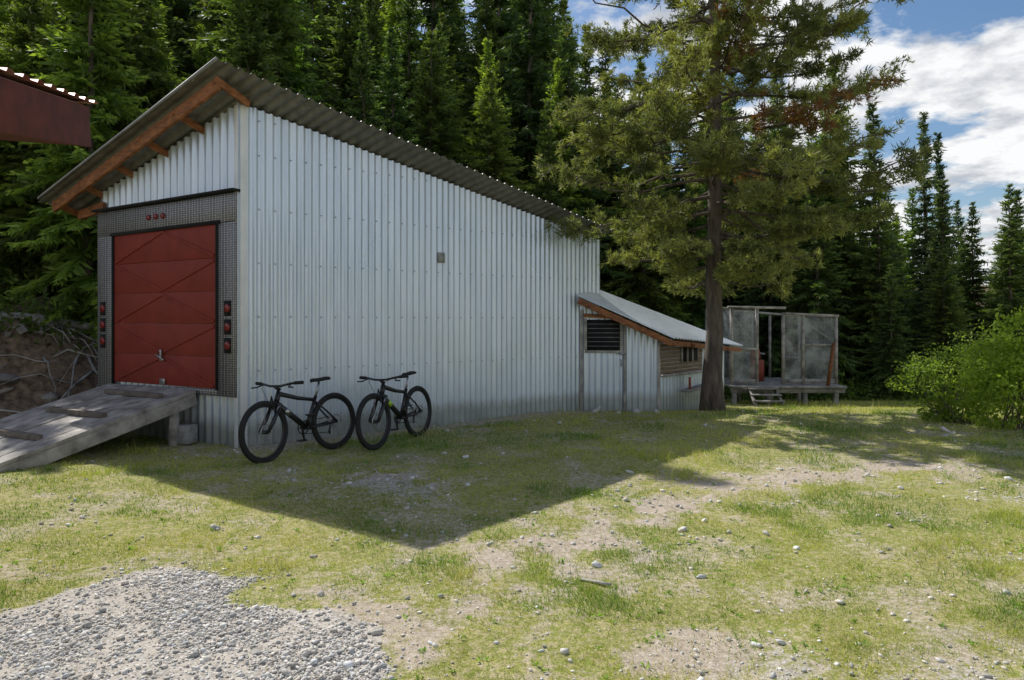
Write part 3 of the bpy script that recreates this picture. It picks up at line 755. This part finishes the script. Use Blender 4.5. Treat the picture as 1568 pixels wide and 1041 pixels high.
a.tube([(-10.2,11.2,zt1(-10.2,11.2)+.1),(-8.6,12.0,zt1(-8.6,12.0)+.12),(-7.0,13.0,zt1(-7,13)+.1)],[.1,.09,.07],10)
a.ob('fallen_branches',M_greywood,smooth=True)
# ---------------------------------------------------------------- stones
def ico(sub):
    bm=bmesh.new(); bmesh.ops.create_icosphere(bm,subdivisions=sub,radius=1); V=np.array([v.co[:] for v in bm.verts]);F=np.array([[v.index for v in f.verts] for f in bm.faces]); bm.free(); return V,F
def stones(name,x,y,size,c0,c1,sub=1,seed=1,sink=.25):
    r=np.random.default_rng(seed); V0,F0=ico(sub); n=len(x); m=len(V0)
    tm=[V0*(1+r.normal(0,.2,(m,1))) for _ in range(12)]; tm=np.stack(tm)
    k=r.integers(0,12,n); S=np.stack([r.uniform(.7,1.4,n),r.uniform(.5,1.1,n),r.uniform(.35,.75,n)],1)*size[:,None]
    P=tm[k]*S[:,None,:]; az=r.uniform(0,6.28,n); c,s=np.cos(az)[:,None],np.sin(az)[:,None]
    X_=P[:,:,0]*c-P[:,:,1]*s; Y_=P[:,:,0]*s+P[:,:,1]*c; tl=r.normal(0,.25,(n,1)); Z_=P[:,:,2]+X_*tl
    Q=np.stack([X_+x[:,None],Y_+y[:,None],Z_+zt(x,y)[:,None]+(S[:,2]*(1-2*sink))[:,None]],-1).reshape(-1,3)
    F=(F0[None]+(np.arange(n)*m)[:,None,None]).reshape(-1,3)
    f=r.random((n,1)); col=np.array(c0)+(np.array(c1)-np.array(c0))*f; wm=r.normal(0,.03,(n,1)); col=col*(1+wm*np.array([1,.1,-1.]))
    mk_mesh(name,Q,F,[M_rock],col=np.repeat(np.clip(col,0,.85),m,0))
r=np.random.default_rng(41)
nn=90000
x=r.uniform(-4.2,.4,nn);y=r.uniform(2.2,5.0,nn); g=gravel_mask(x,y); k=(r.random(nn)<g**1.3*(.12+.88*sst(.42,.62,fbm(x,y,2.6,4,50))))&(np.abs(x)<y*1.1)
x=x[k][:22000];y=y[k][:22000]
stones('gravel',x,y,np.clip(r.lognormal(math.log(.0064),.45,len(x)),.003,.022),(.36,.34,.31),(.80,.77,.72),1,2)
n=90000; y=np.exp(r.uniform(math.log(2.6),math.log(13),n)); x=r.uniform(-.95,.95,n)*y
g=gravel_mask(x,y)*.8+dirt_mask(x,y)*.38+.022; k=(r.random(n)<g*.32)&(tline(x,y)<-1)
inside=((x-A[0])*nS[0]+(y-A[1])*nS[1]<.05)&(y>8)&(x<1.8)
k&=~inside; x=x[k];y=y[k]
stones('pebbles',x,y,np.clip(r.lognormal(math.log(.0077),.52,len(x)),.004,.030)*(y/4)**.5,(.38,.36,.32),(.80,.78,.73),1,5)
big=[(-2.3,5.3,.05),(-.9,5.2,.03),(.3,5.1,.025),(.55,4.45,.035),(1.18,4.25,.03),(1.55,5.5,.035),(1.9,5.1,.04),(2.0,4.8,.045),(2.9,4.0,.03),(3.0,5.6,.03),(-.75,6.4,.035),(-2.2,6.9,.04),(2.0,6.0,.03),(-1.2,5.9,.02),(.25,3.3,.03),(-.1,3.0,.02),(3.7,6.5,.04),(4.2,6.7,.03),(5.1,6.2,.035),(1.2,3.35,.03),(1.35,3.75,.02),(.9,5.9,.03),(1.0,6.5,.03),(-1.9,5.1,.025),(2.9,7.4,.04),(6.3,9.9,.07),(6.1,9.6,.05),(2.2,12.1,.1),(1.9,12.15,.07),(1.5,12.2,.09),(2.55,12.0,.09),(5.7,9.8,.05),(-.95,9.9,.06),(-.55,8.0,.06)]
big=np.array(big); stones('rocks',big[:,0],big[:,1],big[:,2]*.8,(.55,.53,.50),(.8,.78,.75),2,8,.3)
s=r.uniform(-4,1.5,70);t=r.uniform(.2,2.6,70); stones('bank_rocks',-7+.775*s-.631*t,10.8+.631*s+.775*t,r.uniform(.04,.16,70),(.16,.14,.12),(.34,.31,.28),2,9,.35)
# ---------------------------------------------------------------- grass
def grass():
    r=np.random.default_rng(99); n=700000
    y=np.exp(r.uniform(math.log(2.4),math.log(23),n)); x=r.uniform(-.98,.98,n)*y
    g=gravel_mask(x,y);d=dirt_mask(x,y); t=tline(x,y)
    dens=(1-np.clip(g*1.6,0,1)*.985)*(1-.86*d)*(.2+.8*sst(.34,.60,fbm(x,y,3.5,4,61)))
    dens*=1-sst(-.6,.1,t)
    wd_=(x-A[0])*nS[0]+(y-A[1])*nS[1]
    inside=(wd_<.02)&(y>8)&(x<1.8)&((x-C[0])*nE[0]+(y-C[1])*nE[1]<.02)
    k=(r.random(n)<dens)&(~inside)&(y>2.4); x=x[k];y=y[k];wd_=wd_[k];n=len(x)
    lush=fbm(x,y,.9,4,71); tall=sst(.52,.72,fbm(x,y,1.6,4,81))
    sc=(y/3)**.55
    h=r.uniform(.008,.026,n)*sc*(1+1.5*tall)*(1+1.2*(r.random(n)<.03))
    h*=1+2.5*((np.abs(wd_)<.12)&(x>-3.6)&(x<1.6))*r.random(n)
    w=.0016*sc*r.uniform(.7,1.4,n)*(y/3)**.2
    az=r.uniform(0,6.28,n); lean=np.stack([r.normal(0,.6,n),r.normal(0,.6,n),np.ones(n)],1)
    zb=zt(x,y)-.003; b=np.stack([x,y,zb],1); p=np.stack([np.cos(az),np.sin(az),0*az],1)
    V=np.stack([b-p*w[:,None],b+p*w[:,None],b+nrm(lean)*h[:,None]],1).reshape(-1,3)
    F=np.arange(3*n).reshape(n,3)
    ca=np.array([.14,.25,.03]);cb=np.array([.48,.50,.115]);cc=np.array([.60,.52,.28])
    m=np.clip((.58-lush)*5+.3*(1-tall)+r.normal(0,.22,n),0,1)[:,None]; c=ca+(cb-ca)*m
    dry=(r.random(n)<.07+.38*sst(.46,.66,fbm(x,y,2.1,4,91)))[:,None]; c=np.where(dry,cc*r.uniform(.6,1.1,(n,1)),c)
    print('grass',n)
    mk_mesh('grass',V,F,[M_grass],col=np.repeat(c,3,0))
grass()
r=np.random.default_rng(123); bs=[];ds=[];ls=[];cs=[]
for i in range(450):
    y=math.exp(r.uniform(math.log(2.7),math.log(11))); x=r.uniform(-.9,.9)*y
    if gravel_mask(np.array([x]),np.array([y]))[0]>.3 or tline(x,y)>-1.2 or ((x-A[0])*nS[0]+(y-A[1])*nS[1]<.1 and y>8 and x<1.8): continue
    k=r.integers(5,12); az=r.uniform(0,6.28,k); bs.append(np.array([x,y,zt1(x,y)+.003])+r.normal(0,.012,(k,3))*[1,1,.1]); ds.append(np.stack([np.cos(az),np.sin(az),r.uniform(.3,1.2,k)],1)); ls.append(r.uniform(.012,.035,k)); cs.append(np.tile(np.array([.15,.27,.035])*r.uniform(.7,1.5),(k,1)))
ls=np.concatenate(ls);V,F=fol(np.vstack(bs),np.vstack(ds),ls,ls*.2,r); mk_mesh('lawn_weeds',V,F,[M_leaf],col=np.repeat(np.vstack(cs),4,0))
a=Acc(); a.beam((.42,4.2,zt1(.42,4.2)+.01),(.60,4.12,zt1(.62,4.12)+.012),.025,.01); a.ob('wood_scrap',M_greywood)
# ---------------------------------------------------------------- light
sdir=np.array([.657,-.753,0])*math.cos(math.radians(47)); sdir[2]=-math.sin(math.radians(47))
sl=bpy.data.lights.new('sun','SUN'); sl.energy=5.0; sl.angle=math.radians(.5); sl.color=(1,.96,.89)
so=bpy.data.objects.new('sun',sl); scene.collection.objects.link(so); so.rotation_euler=Vector(sdir).to_track_quat('-Z','Y').to_euler()
w=bpy.data.worlds.new('World'); scene.world=w; w.use_nodes=True; nt=w.node_tree
bg=nt.nodes['Background']; sky=N(nt,'ShaderNodeTexSky',sky_type='NISHITA'); sky.sun_disc=False; sky.sun_elevation=math.radians(47); sky.sun_rotation=math.radians(-41.1)
tc=N(nt,'ShaderNodeTexCoord'); sx=N(nt,'ShaderNodeSeparateXYZ'); nt.links.new(tc.outputs['Generated'],sx.inputs[0])
zz=N(nt,'ShaderNodeMath',operation='ADD'); zz.inputs[1].default_value=.22; nt.links.new(sx.outputs[2],zz.inputs[0])
cx=N(nt,'ShaderNodeCombineXYZ')
for i in (0,1):
    dv=N(nt,'ShaderNodeMath',operation='DIVIDE'); nt.links.new(sx.outputs[i],dv.inputs[0]); nt.links.new(zz.outputs[0],dv.inputs[1]); nt.links.new(dv.outputs[0],cx.inputs[i])
n1=noise(nt,cx.outputs[0],2.9,9,.58); n2=noise(nt,cx.outputs[0],5,7,.6)
th=N(nt,'ShaderNodeMath',operation='MULTIPLY_ADD'); nt.links.new(sx.outputs[2],th.inputs[0]); th.inputs[1].default_value=-.20; nt.links.new(n1,th.inputs[2])
msk=ramp(nt,th.outputs[0],.375,.455); shade=ramp(nt,n2,.38,.56,(6.6,7.0,7.7,1),(12.2,12.3,12.4,1))
hs=N(nt,'ShaderNodeHueSaturation'); hs.inputs['Saturation'].default_value=1.2; hs.inputs['Value'].default_value=1.45; nt.links.new(sky.outputs[0],hs.inputs['Color'])
c=mixc(nt,msk.outputs[0],hs.outputs[0],shade.outputs[0]); nt.links.new(c,bg.inputs[0]); bg.inputs[1].default_value=.08
# ---------------------------------------------------------------- camera
cd=bpy.data.cameras.new('camera'); cd.lens=24; cd.sensor_width=36; cd.shift_y=-.0188; cd.clip_end=2000; cd.clip_start=.05
co=bpy.data.objects.new('camera',cd); scene.collection.objects.link(co); co.location=(0,0,1.6); co.rotation_euler=(math.radians(90),0,0); scene.camera=co
scene.view_settings.view_transform='Standard'; scene.view_settings.look='None'; scene.view_settings.exposure=0
